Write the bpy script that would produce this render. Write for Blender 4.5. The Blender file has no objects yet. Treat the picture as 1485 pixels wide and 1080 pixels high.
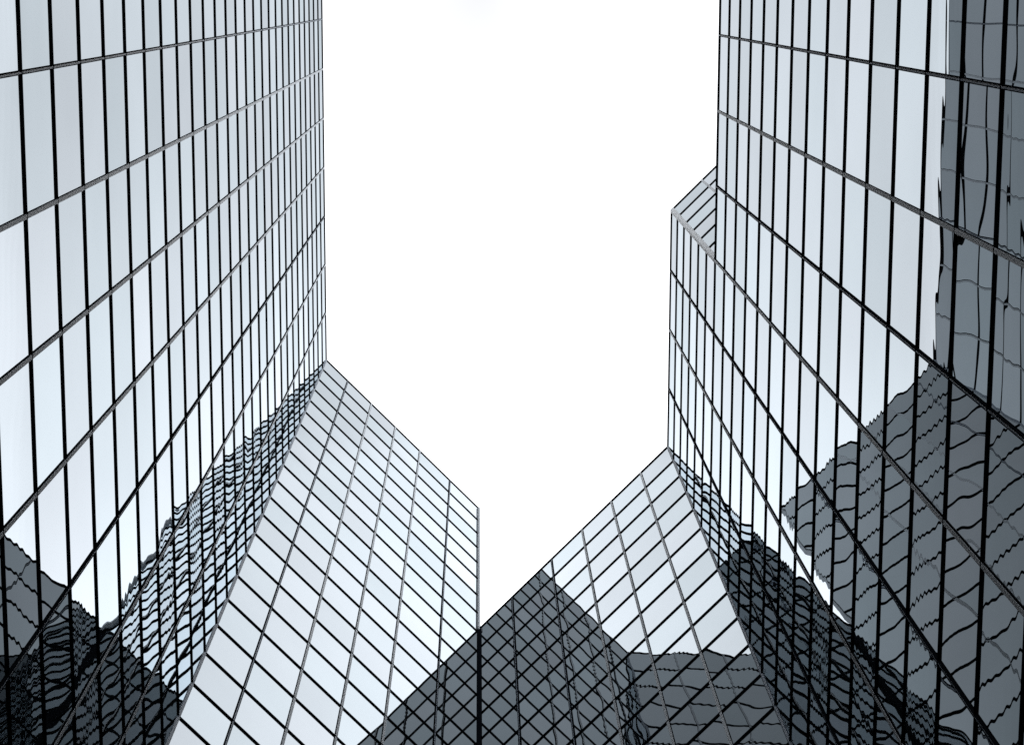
import bpy, math, random
from mathutils import Matrix, Vector

random.seed(7)
scene = bpy.context.scene
COL = scene.collection
EYE = 1.6                                   # eye height above the plaza

# ------------------------------------------------------------------ camera
cam_data = bpy.data.cameras.new('camera')
cam_data.sensor_fit = 'HORIZONTAL'
cam_data.sensor_width = 36.0
cam_data.lens = 36.0 * 3120 / 1485
cam_data.clip_start = 0.1
cam_data.clip_end = 2000
cam = bpy.data.objects.new('camera', cam_data)
COL.objects.link(cam)
# standing between the towers, looking steeply up, head tilted 10 degrees off the zenith
AX = Vector((0.99988413, -0.00265174, -0.01498985))
AY = Vector((0.0, 0.98471067, -0.17419786))
AZ = Vector((0.01522259, 0.17417767, 0.9845966))
cam.matrix_world = Matrix(((AX[0], -AY[0], -AZ[0], 0.0),
                           (AX[1], -AY[1], -AZ[1], 0.0),
                           (AX[2], -AY[2], -AZ[2], EYE),
                           (0, 0, 0, 1)))
scene.camera = cam
RES_X, RES_Y, FPX = 1485.0, 1080.0, 3120.0

# ------------------------------------------------------------------ sky
SUN_EL, SUN_AZ = math.radians(38), math.radians(200)
world = bpy.data.worlds.new('World')
scene.world = world
world.use_nodes = True
nt = world.node_tree
for n in list(nt.nodes):
    nt.nodes.remove(n)
def N(tree, kind, **kw):
    n = tree.nodes.new(kind)
    for k, v in kw.items():
        setattr(n, k, v)
    return n
out = N(nt, 'ShaderNodeOutputWorld')
bg = N(nt, 'ShaderNodeBackground'); bg.inputs['Strength'].default_value = 0.1
sky = N(nt, 'ShaderNodeTexSky', sky_type='NISHITA', sun_disc=False)
sky.sun_elevation = SUN_EL
sky.sun_rotation = SUN_AZ
tc = N(nt, 'ShaderNodeTexCoord')
sep = N(nt, 'ShaderNodeSeparateXYZ')
nt.links.new(tc.outputs['Generated'], sep.inputs[0])
cl = N(nt, 'ShaderNodeTexNoise'); cl.inputs['Scale'].default_value = 5.0
cl.inputs['Detail'].default_value = 4.0; cl.inputs['Roughness'].default_value = 0.45
nt.links.new(tc.outputs['Generated'], cl.inputs['Vector'])
def M(tree, op, a, b=None, c=None):
    n = N(tree, 'ShaderNodeMath', operation=op)
    for i, v in enumerate((a, b, c)):
        if v is None: continue
        if isinstance(v, (int, float)): n.inputs[i].default_value = v
        else: tree.links.new(v, n.inputs[i])
    return n.outputs[0]
# the overcast: a thicker, darker bank overhead, thinning and brighter towards both sides of the street
sx2 = M(nt, 'MULTIPLY', sep.outputs[0], sep.outputs[0])
sy2 = M(nt, 'MULTIPLY', sep.outputs[1], sep.outputs[1])
rad = M(nt, 'SQRT', M(nt, 'ADD', sx2, sy2))
base = M(nt, 'MULTIPLY_ADD', M(nt, 'MINIMUM', rad, 0.10), 36.0, 9.9)
lum = M(nt, 'ADD', M(nt, 'MULTIPLY_ADD', sx2, 285.0, base), M(nt, 'MULTIPLY', sy2, 150.0))
side = M(nt, 'MULTIPLY', M(nt, 'MAXIMUM', M(nt, 'SUBTRACT', M(nt, 'ABSOLUTE', sep.outputs[0]), 0.2), 0.0), 260.0)
lum = M(nt, 'ADD', lum, M(nt, 'MINIMUM', side, 4.5))
lum = M(nt, 'MINIMUM', lum, 58.0)
# towards the horizon the overcast darkens again
low = N(nt, 'ShaderNodeMapRange', clamp=True)
low.inputs['From Min'].default_value = 0.42; low.inputs['From Max'].default_value = 0.65
low.inputs['To Min'].default_value = 80.0; low.inputs['To Max'].default_value = 17.0
nt.links.new(rad, low.inputs['Value'])
lum = M(nt, 'MINIMUM', lum, low.outputs[0])
lum = M(nt, 'MULTIPLY', lum, M(nt, 'MULTIPLY_ADD', cl.outputs['Fac'], 0.30, 0.85))
cloud = N(nt, 'ShaderNodeCombineColor')
nt.links.new(M(nt, 'MULTIPLY', lum, 0.99), cloud.inputs[0])
nt.links.new(M(nt, 'MULTIPLY', lum, 1.0), cloud.inputs[1])
nt.links.new(M(nt, 'MULTIPLY', lum, 1.02), cloud.inputs[2])
mx = N(nt, 'ShaderNodeMix', data_type='RGBA')
mx.inputs['Factor'].default_value = 0.96
nt.links.new(sky.outputs[0], mx.inputs['A'])
nt.links.new(cloud.outputs[0], mx.inputs['B'])
nt.links.new(mx.outputs['Result'], bg.inputs['Color'])
nt.links.new(bg.outputs[0], out.inputs[0])

sun_data = bpy.data.lights.new('sun', 'SUN')
sun_data.energy = 0.5
sun_data.angle = math.radians(20)
sun_data.color = (1.0, 0.97, 0.93)
sun = bpy.data.objects.new('sun', sun_data)
COL.objects.link(sun)
sd = Vector((math.sin(SUN_AZ) * math.cos(SUN_EL), math.cos(SUN_AZ) * math.cos(SUN_EL), math.sin(SUN_EL)))
sun.rotation_euler = sd.to_track_quat('Z', 'Y').to_euler()

scene.view_settings.view_transform = 'Standard'
scene.view_settings.look = 'None'
scene.view_settings.exposure = 0.0
scene.view_settings.gamma = 1.0
scene.view_settings.use_curve_mapping = False
scene.cycles.max_bounces = 12
scene.cycles.glossy_bounces = 12
scene.cycles.use_denoising = False
scene.cycles.sample_clamp_indirect = 0

# ------------------------------------------------------------------ materials
def new_mat(name):
    m = bpy.data.materials.new(name); m.use_nodes = True
    t = m.node_tree
    for n in list(t.nodes): t.nodes.remove(n)
    o = N(t, 'ShaderNodeOutputMaterial')
    return m, t, o

def paint(name, col, rough, metallic=0.0, var=0.12, scale=3.0, spec=0.3):
    m, t, o = new_mat(name)
    p = N(t, 'ShaderNodeBsdfPrincipled')
    p.inputs['Roughness'].default_value = rough
    p.inputs['Metallic'].default_value = metallic
    p.inputs['Specular IOR Level'].default_value = spec
    c = N(t, 'ShaderNodeTexCoord')
    nz = N(t, 'ShaderNodeTexNoise'); nz.inputs['Scale'].default_value = scale
    nz.inputs['Detail'].default_value = 5
    t.links.new(c.outputs['Object'], nz.inputs['Vector'])
    r = N(t, 'ShaderNodeMix', data_type='RGBA')
    r.inputs['A'].default_value = tuple(x * (1 - var) for x in col) + (1,)
    r.inputs['B'].default_value = tuple(x * (1 + var) for x in col) + (1,)
    t.links.new(nz.outputs['Fac'], r.inputs['Factor'])
    t.links.new(r.outputs['Result'], p.inputs['Base Color'])
    t.links.new(p.outputs[0], o.inputs[0])
    return m

def glass():
    m, t, o = new_mat('reflective_glass')
    at = N(t, 'ShaderNodeAttribute', attribute_name='pane')
    sp = N(t, 'ShaderNodeSeparateColor')
    t.links.new(at.outputs['Color'], sp.inputs[0])
    rnd, amp, spandrel = sp.outputs[0], sp.outputs[1], sp.outputs[2]
    seed = at.outputs['Alpha']
    uv = N(t, 'ShaderNodeUVMap', uv_map='pane_uv')
    su = N(t, 'ShaderNodeSeparateXYZ'); t.links.new(uv.outputs[0], su.inputs[0])
    u, v = su.outputs[0], su.outputs[1]
    # each sheet bows a little between its frames, and sits a little out of true
    bu = M(t, 'MULTIPLY', M(t, 'MULTIPLY', u, M(t, 'SUBTRACT', 1.0, u)), 4.0)
    bv = M(t, 'MULTIPLY', M(t, 'MULTIPLY', v, M(t, 'SUBTRACT', 1.0, v)), 4.0)
    bow = M(t, 'MULTIPLY', M(t, 'MULTIPLY', M(t, 'MULTIPLY_ADD', bu, 0.6, 0.4), bv), M(t, 'MULTIPLY', M(t, 'MULTIPLY_ADD', amp, BOW_R, BOW_0), M(t, 'MULTIPLY_ADD', spandrel, -0.75, 1.0)))
    tilt = M(t, 'ADD', M(t, 'MULTIPLY', u, M(t, 'MULTIPLY_ADD', rnd, TILT, -TILT / 2)),
             M(t, 'MULTIPLY', v, M(t, 'MULTIPLY_ADD', seed, TILT, -TILT / 2)))
    # slow unevenness of the sheet
    cv = N(t, 'ShaderNodeCombineXYZ')
    t.links.new(u, cv.inputs[0]); t.links.new(M(t, 'MULTIPLY', v, 1.1), cv.inputs[1])
    t.links.new(M(t, 'MULTIPLY', seed, 400.0), cv.inputs[2])
    nz = N(t, 'ShaderNodeTexNoise'); nz.inputs['Scale'].default_value = 1.5
    nz.inputs['Detail'].default_value = 0.0
    t.links.new(cv.outputs[0], nz.inputs['Vector'])
    slow = M(t, 'MULTIPLY', nz.outputs['Fac'], SLOW)
    # roller wave of the heat-strengthened spandrel sheets
    ph = M(t, 'MULTIPLY_ADD', v, M(t, 'MULTIPLY_ADD', rnd, 24.0, 24.0), M(t, 'MULTIPLY', nz.outputs['Fac'], 9.0))
    ph = M(t, 'ADD', ph, M(t, 'MULTIPLY', u, 2 * math.pi * 1.5))
    roll = M(t, 'MULTIPLY', M(t, 'MULTIPLY', M(t, 'SINE', ph), ROLL), M(t, 'MULTIPLY', M(t, 'MULTIPLY_ADD', spandrel, 0.92, 0.08), M(t, 'MULTIPLY_ADD', nz.outputs['Fac'], 2.6, -0.3)))
    h = M(t, 'ADD', M(t, 'ADD', bow, tilt), M(t, 'ADD', slow, roll))
    b = N(t, 'ShaderNodeBump'); b.inputs['Strength'].default_value = 1.0
    b.inputs['Distance'].default_value = 1.0
    t.links.new(h, b.inputs['Height'])
    g = N(t, 'ShaderNodeBsdfGlossy'); g.inputs['Roughness'].default_value = 0.0
    k = M(t, 'MULTIPLY', M(t, 'MULTIPLY_ADD', M(t, 'FRACT', M(t, 'MULTIPLY', seed, 7.31)), 0.13, 0.935),
          M(t, 'MULTIPLY_ADD', spandrel, -0.03, 1.0))
    # faint film of dust on the outer face
    tc2 = N(t, 'ShaderNodeTexCoord')
    n2 = N(t, 'ShaderNodeTexNoise'); n2.inputs['Scale'].default_value = 0.9; n2.inputs['Detail'].default_value = 6
    t.links.new(tc2.outputs['Object'], n2.inputs['Vector'])
    k = M(t, 'MULTIPLY', k, M(t, 'MULTIPLY_ADD', n2.outputs['Fac'], 0.06, 0.97))
    fr = N(t, 'ShaderNodeFresnel'); fr.inputs['IOR'].default_value = 1.5
    t.links.new(b.outputs[0], fr.inputs['Normal'])
    k = M(t, 'MULTIPLY', k, fr.outputs[0])
    warm = M(t, 'MULTIPLY_ADD', M(t, 'FRACT', M(t, 'MULTIPLY', seed, 31.7)), 0.035, 0.897)   # coating batches differ a little
    cc = N(t, 'ShaderNodeCombineColor')
    t.links.new(M(t, 'MULTIPLY', M(t, 'MULTIPLY', k, warm), REFL), cc.inputs[0])
    t.links.new(M(t, 'MULTIPLY', k, REFL), cc.inputs[1])
    t.links.new(M(t, 'MULTIPLY', k, REFL * 1.065), cc.inputs[2])
    t.links.new(cc.outputs[0], g.inputs['Color'])
    t.links.new(b.outputs[0], g.inputs['Normal'])
    d = N(t, 'ShaderNodeBsdfDiffuse'); d.inputs['Color'].default_value = (0.004, 0.005, 0.006, 1)
    a = N(t, 'ShaderNodeAddShader')
    t.links.new(g.outputs[0], a.inputs[0]); t.links.new(d.outputs[0], a.inputs[1])
    t.links.new(a.outputs[0], o.inputs[0])
    return m

REFL = 0.80
BOW_0, BOW_R = -0.0007, -0.0016
TILT = 0.0016
SLOW = 0.0016
ROLL = 0.000025
GLASS = glass()
BLACK = paint('black_anodised_frame', (0.004, 0.005, 0.007), 0.8, spec=0.0)
ALU = paint('pale_aluminium', (0.28, 0.31, 0.34), 0.6, var=0.15, spec=0.1)
LIGHT = paint('light_grey_cladding', (0.42, 0.45, 0.48), 0.6, var=0.1, spec=0.1)
DIM = paint('blue_grey_aluminium', (0.11, 0.14, 0.18), 0.6, var=0.2, spec=0.1)
CORE = paint('dark_shaft', (0.02, 0.022, 0.026), 0.7)
ROOF = paint('roof_membrane', (0.18, 0.18, 0.18), 0.9, scale=0.5)

# ------------------------------------------------------------------ mesh helpers
def mesh_obj(name, verts, faces, mat, parent=None, uvs=None, pane=None):
    me = bpy.data.meshes.new(name)
    me.from_pydata(verts, [], faces)
    me.materials.append(mat)
    if uvs is not None:
        l = me.uv_layers.new(name='pane_uv')
        l.data.foreach_set('uv', [c for p in uvs for c in p])
        a = me.attributes.new('pane', 'FLOAT_COLOR', 'CORNER')
        a.data.foreach_set('color', [c for p in pane for c in p])
    me.update()
    ob = bpy.data.objects.new(name, me)
    COL.objects.link(ob)
    if parent:
        ob.parent = parent
        if parent.type == 'EMPTY': ob.location = -parent.location
    return ob

def hexa(verts, faces, c):
    """c: 8 corners, 4 bottom (counter-clockwise from above), 4 top"""
    b = len(verts); verts.extend(c)
    for f in ((3, 2, 1, 0), (4, 5, 6, 7), (0, 1, 5, 4), (1, 2, 6, 5), (2, 3, 7, 6), (3, 0, 4, 7)):
        faces.append(tuple(b + i for i in f))

class Wall:
    """a wall plane from plan point p to q; n points out to the street. s runs along, d out, z up"""
    def __init__(self, p, q, n):
        self.p = Vector(p); self.q = Vector(q)
        self.t = (self.q - self.p).normalized(); self.L = (self.q - self.p).length
        self.n = Vector(n).normalized()
    def pt(self, s, d, z):
        a = self.p + self.t * s + self.n * d
        return (a.x, a.y, z)
    def box(self, verts, faces, s0, s1, d0, d1, z0, z1):
        ring = [(s0, d0), (s1, d0), (s1, d1), (s0, d1)]
        if self.t.x * self.n.y - self.t.y * self.n.x < 0: ring.reverse()
        hexa(verts, faces, [self.pt(s, d, z0) for s, d in ring] + [self.pt(s, d, z1) for s, d in ring])

def prism(name, poly, z0, z1, mat, parent):
    n = len(poly)
    v = [(x, y, z0) for x, y in poly] + [(x, y, z1) for x, y in poly]
    f = [tuple(range(n - 1, -1, -1)), tuple(range(n, 2 * n))]
    f += [(i, (i + 1) % n, n + (i + 1) % n, n + i) for i in range(n)]
    return mesh_obj(name, v, f, mat, parent)

def to_pixel(p):
    d = Vector(p) - Vector((0, 0, EYE))
    x, y, z = d.dot(AX), d.dot(AY), d.dot(AZ)
    # AX.. are the camera's axes written in world space
    if z < 0.1: return None
    return (RES_X / 2 + FPX * x / z, RES_Y / 2 + FPX * y / z)

def seen_area(corners):
    px = [to_pixel(c) for c in corners]
    if any(p is None for p in px): return 0
    px = [(min(max(x, 0), RES_X), min(max(y, 0), RES_Y)) for x, y in px]
    return abs(sum(px[i][0] * px[(i + 1) % 4][1] - px[(i + 1) % 4][0] * px[i][1] for i in range(4))) / 2

def empty(name, loc, label, cat):
    o = bpy.data.objects.new(name, None); COL.objects.link(o)
    o.location = loc; o['label'] = label; o['category'] = cat
    return o

M_H = 2.0          # height of one row of glass
FIN_P, FIN_T = 0.024, 0.064
BAR_P, BAR_T = 0.025, 0.042

def facade(tower, wall, z0, ztop, stations, dark, first=True, last=True, label=None, bar=(BAR_P, BAR_T)):
    """one curtain wall: backing, mullions, transoms, coping; returns its panes for later"""
    v, f = [], []
    wall.box(v, f, 0.0, wall.L, -0.12, -0.05, z0, ztop - 0.02)
    back = mesh_obj('facade', v, f, CORE, tower)
    if label: back['label'] = label
    rows = []
    z = ztop; i = 0
    while z > z0 + 0.01:
        zb = max(z - M_H, z0)
        rows.append((zb, z, i)); z -= M_H; i += 1
    for zb, zt, i in rows:
        v, f = [], []
        h = bar[1] if i else 0.07
        wall.box(v, f, 0.0, wall.L, -0.04, bar[0], zt - h / 2 if i else zt - h, zt + h / 2 if i else zt)
        mesh_obj('transom' if i else 'coping', v, f, BLACK, back)
    for k, s in enumerate(stations):
        if (k == 0 and not first) or (k == len(stations) - 1 and not last): continue
        zt = ztop - 0.05
        if k in dark:                     # expansion joint: two thin ribs with a grey strip between
            v, f = [], []
            for e in (-1, 1):
                c = s + e * 0.021
                wall.box(v, f, c - 0.006, c + 0.006, -0.04, FIN_P + 0.002, z0, zt)
            mu = mesh_obj('mullion', v, f, BLACK, back)
            mu['label'] = 'dark mullion of two thin black ribs with a blue grey strip between'
            v, f = [], []
            wall.box(v, f, s - 0.0155, s + 0.0155, -0.035, FIN_P - 0.002, z0, zt - 0.01)
            mesh_obj('joint_strip', v, f, DIM, mu).parent = back
        else:
            v, f = [], []
            wall.box(v, f, s - FIN_T / 2 + 0.006, s + FIN_T / 2 - 0.006, -0.04, FIN_P - 0.005, z0, zt - 0.01)
            mu = mesh_obj('mullion', v, f, BLACK, back)
            v, f = [], []
            wall.box(v, f, s - FIN_T / 2, s + FIN_T / 2, FIN_P - 0.005, FIN_P, z0, zt)
            mesh_obj('mullion_cap', v, f, ALU, back)
    panes = []
    edges = list(stations)
    if edges[0] > 0.2: edges.insert(0, 0.0)
    if edges[-1] < wall.L - 0.2: edges.append(wall.L)
    for a, b in zip(edges[:-1], edges[1:]):
        for zb, zt, i in rows:
            panes.append((back, wall, a, b, zb, zt, i))
    return panes

def pane_geo(items):
    v, f, uv, at = [], [], [], []
    for back, wall, a, b, zb, zt, i in items:
        base = len(v)
        fr = [wall.pt(a, 0, zb), wall.pt(b, 0, zb), wall.pt(b, 0, zt), wall.pt(a, 0, zt)]
        bk = [wall.pt(a, -0.03, zb), wall.pt(b, -0.03, zb), wall.pt(b, -0.03, zt), wall.pt(a, -0.03, zt)]
        uvs = [(0, 0), (1, 0), (1, 1), (0, 1)]
        q = [0, 1, 2, 3]
        if wall.t.x * wall.n.y - wall.t.y * wall.n.x > 0:
            q = [1, 0, 3, 2]
        v += fr + bk
        f.append(tuple(base + j for j in q))
        f.append(tuple(base + 4 + j for j in reversed(q)))
        uv += [uvs[j] for j in q] + [uvs[j] for j in reversed(q)]
        c = (random.random(), random.random(), 1.0 if i % 2 == 0 else 0.0, random.random())
        at += [c] * 8
    return v, f, uv, at

def add_panes(panes, limit=100):
    scored = sorted(panes, key=lambda p: -seen_area([p[1].pt(p[2], 0, p[4]), p[1].pt(p[3], 0, p[4]),
                                                     p[1].pt(p[3], 0, p[5]), p[1].pt(p[2], 0, p[5])]))
    for p in scored[:limit]:
        v, f, uv, at = pane_geo([p])
        mesh_obj('glass_pane', v, f, GLASS, p[0], uv, at)
    by = {}
    for p in scored[limit:]:
        by.setdefault(p[0].name, []).append(p)
    for items in by.values():
        v, f, uv, at = pane_geo(items)
        o = mesh_obj('glass_panes', v, f, GLASS, items[0][0], uv, at)
        o['kind'] = 'stuff'

# ------------------------------------------------------------------ the setting
m, t, o = new_mat('granite_paving')
p = N(t, 'ShaderNodeBsdfPrincipled'); p.inputs['Roughness'].default_value = 0.8
c = N(t, 'ShaderNodeTexCoord')
br = N(t, 'ShaderNodeTexBrick'); br.inputs['Scale'].default_value = 1.0
br.inputs['Brick Width'].default_value = 1.2; br.inputs['Row Height'].default_value = 0.6
br.inputs['Mortar Size'].default_value = 0.008
br.inputs['Color1'].default_value = (0.17, 0.17, 0.175, 1)
br.inputs['Color2'].default_value = (0.22, 0.22, 0.225, 1)
br.inputs['Mortar'].default_value = (0.05, 0.05, 0.05, 1)
t.links.new(c.outputs['Object'], br.inputs['Vector'])
t.links.new(br.outputs['Color'], p.inputs['Base Color'])
t.links.new(p.outputs[0], o.inputs[0])
g = mesh_obj('ground', [(-600, -600, 0), (600, -600, 0), (600, 600, 0), (-600, 600, 0)], [(0, 1, 2, 3)], m)
g['kind'] = 'structure'

# ------------------------------------------------------------------ left tower
ZL, ZR, ZW = EYE + 79.0, EYE + 63.5, EYE + 51.5
X0 = 5.69
YC = 13.5                                  # where the street walls turn 45 degrees
YJ = YC + X0                               # where the two towers meet
BAY = 1.785
YB = YC - BAY * 18
R2 = math.sqrt(2)
diag_x = [0.0, 0.79, 1.66, 2.55, 3.46, 4.58, X0]

def corner_post(parent, pts, z0, z1, mat, label=None):
    o = prism('corner_post', pts, z0, z1, mat, parent)
    if label: o['label'] = label
    return o

left = empty('glass_tower', (-X0, YC, 0), 'taller mirror glass tower on the left, its angled wall ending in a free corner', 'skyscraper')
prism('tower_core', [(-X0 - 0.1, YB), (-X0 - 0.1, YC + 0.06), (-0.12, YJ + 0.05), (-11, 30), (-30, 30), (-30, YB)], 0.0, ZL - 0.05, CORE, left)
wl = Wall((-X0, YB), (-X0, YC), (1, 0))
wld = Wall((-X0, YC), (0, YJ), (1, -1))
diag_s = [x * R2 for x in diag_x]
panes = facade(left, wl, 0.0, ZL, [BAY * k for k in range(19)], {3, 7, 11, 15}, last=False)
panes += facade(left, wld, 0.0, ZL, diag_s, {1, 5}, last=False, bar=(0.027, 0.055), label='angled wall of pale glass facing the other tower')
fac = panes[-1][0]
# free outer edge of the angled wall, above the neighbour's roof
e0, e1 = wld.L - 0.085, wld.L
corner_post(fac, [wld.pt(e0, -0.1, 0)[:2], wld.pt(e1, -0.1, 0)[:2], wld.pt(e1, 0.065, 0)[:2], wld.pt(e0, 0.065, 0)[:2]][::1], ZR - 0.3, ZL - 0.1, ALU, 'pale metal edge strip')
# re-entrant corner between the two walls
corner_post(fac, [(-X0, YC - 0.045), (-X0 + 0.035, YC - 0.012), (-X0 + 0.032, YC + 0.032), (-X0, YC)], 0.0, ZL - 0.1, DIM)
add_panes(panes)

# ------------------------------------------------------------------ right tower
YP = YC - 4 * BAY                          # where the tall block starts above the lower wing
right = empty('glass_tower', (X0, YC, 0), 'lower mirror glass tower on the right, with a stepped roof and lower wing', 'skyscraper')
prism('tower_core', [(X0 + 0.1, YP + 0.06), (X0 + 6.1, YP - 5.94), (30, YP - 5.94), (30, 30), (11, 30), (0.12, YJ + 0.05), (X0 + 0.1, YC + 0.06)], 0.0, ZR - 0.05, CORE, right)
prism('wing_core', [(X0 + 0.1, YB), (29.9, YB), (29.9, YP - 5.8), (X0 + 6.3, YP - 5.8), (X0 + 0.3, YP + 0.1), (X0 + 0.1, YP + 0.1)], 0.0, ZW - 0.05, CORE, right)
ww = Wall((X0, YB), (X0, YP), (-1, 0))
wr = Wall((X0, YP), (X0, YC), (-1, 0))
wrd = Wall((X0, YC), (0, YJ), (-1, -1))
ws = Wall((X0, YP), (X0 + 6.0, YP - 6.0), (-1, -1))
panes = facade(right, ww, 0.0, ZW, [BAY * k for k in range(15)], {1, 3, 5, 7, 9, 11, 13}, last=False, label='lower wing wall of mirror glass')
panes += facade(right, wr, 0.0, ZR, [BAY * k for k in range(5)], {1, 3}, last=False)
panes += facade(right, wrd, 0.0, ZR, [x * R2 for x in (0.0, 0.81, 1.69, 2.57, 3.49, 4.68, X0)], {4, 5}, first=False, last=False, bar=(0.027, 0.055), label='angled wall mirroring the neighbouring tower')
facd = panes[-1][0]
panes += facade(right, ws, ZW, ZR, [0.0, 1.26, 3.0, 4.8, 6.0 * R2], {}, first=False, last=False, label='short setback wall above the wing roof')
corner_post(facd, [(-0.075, YJ - 0.075), (0.075, YJ - 0.075), (0.0, YJ)], 0.0, ZR - 0.02, BLACK, 'black joint post where the two towers meet')
corner_post(facd, [(X0, YC - 0.045), (X0, YC), (X0 - 0.032, YC + 0.032), (X0 - 0.035, YC - 0.012)], 0.0, ZR - 0.1, DIM)
corner_post(panes[-1][0], [(X0 - 0.032, YP + 0.05), (X0 - 0.032, YP - 0.02), (X0 + 0.045, YP - 0.10), (X0 + 0.08, YP - 0.03)], ZW + 0.02, ZR - 0.03, LIGHT, 'pale corner cover of the tall block')
add_panes(panes)
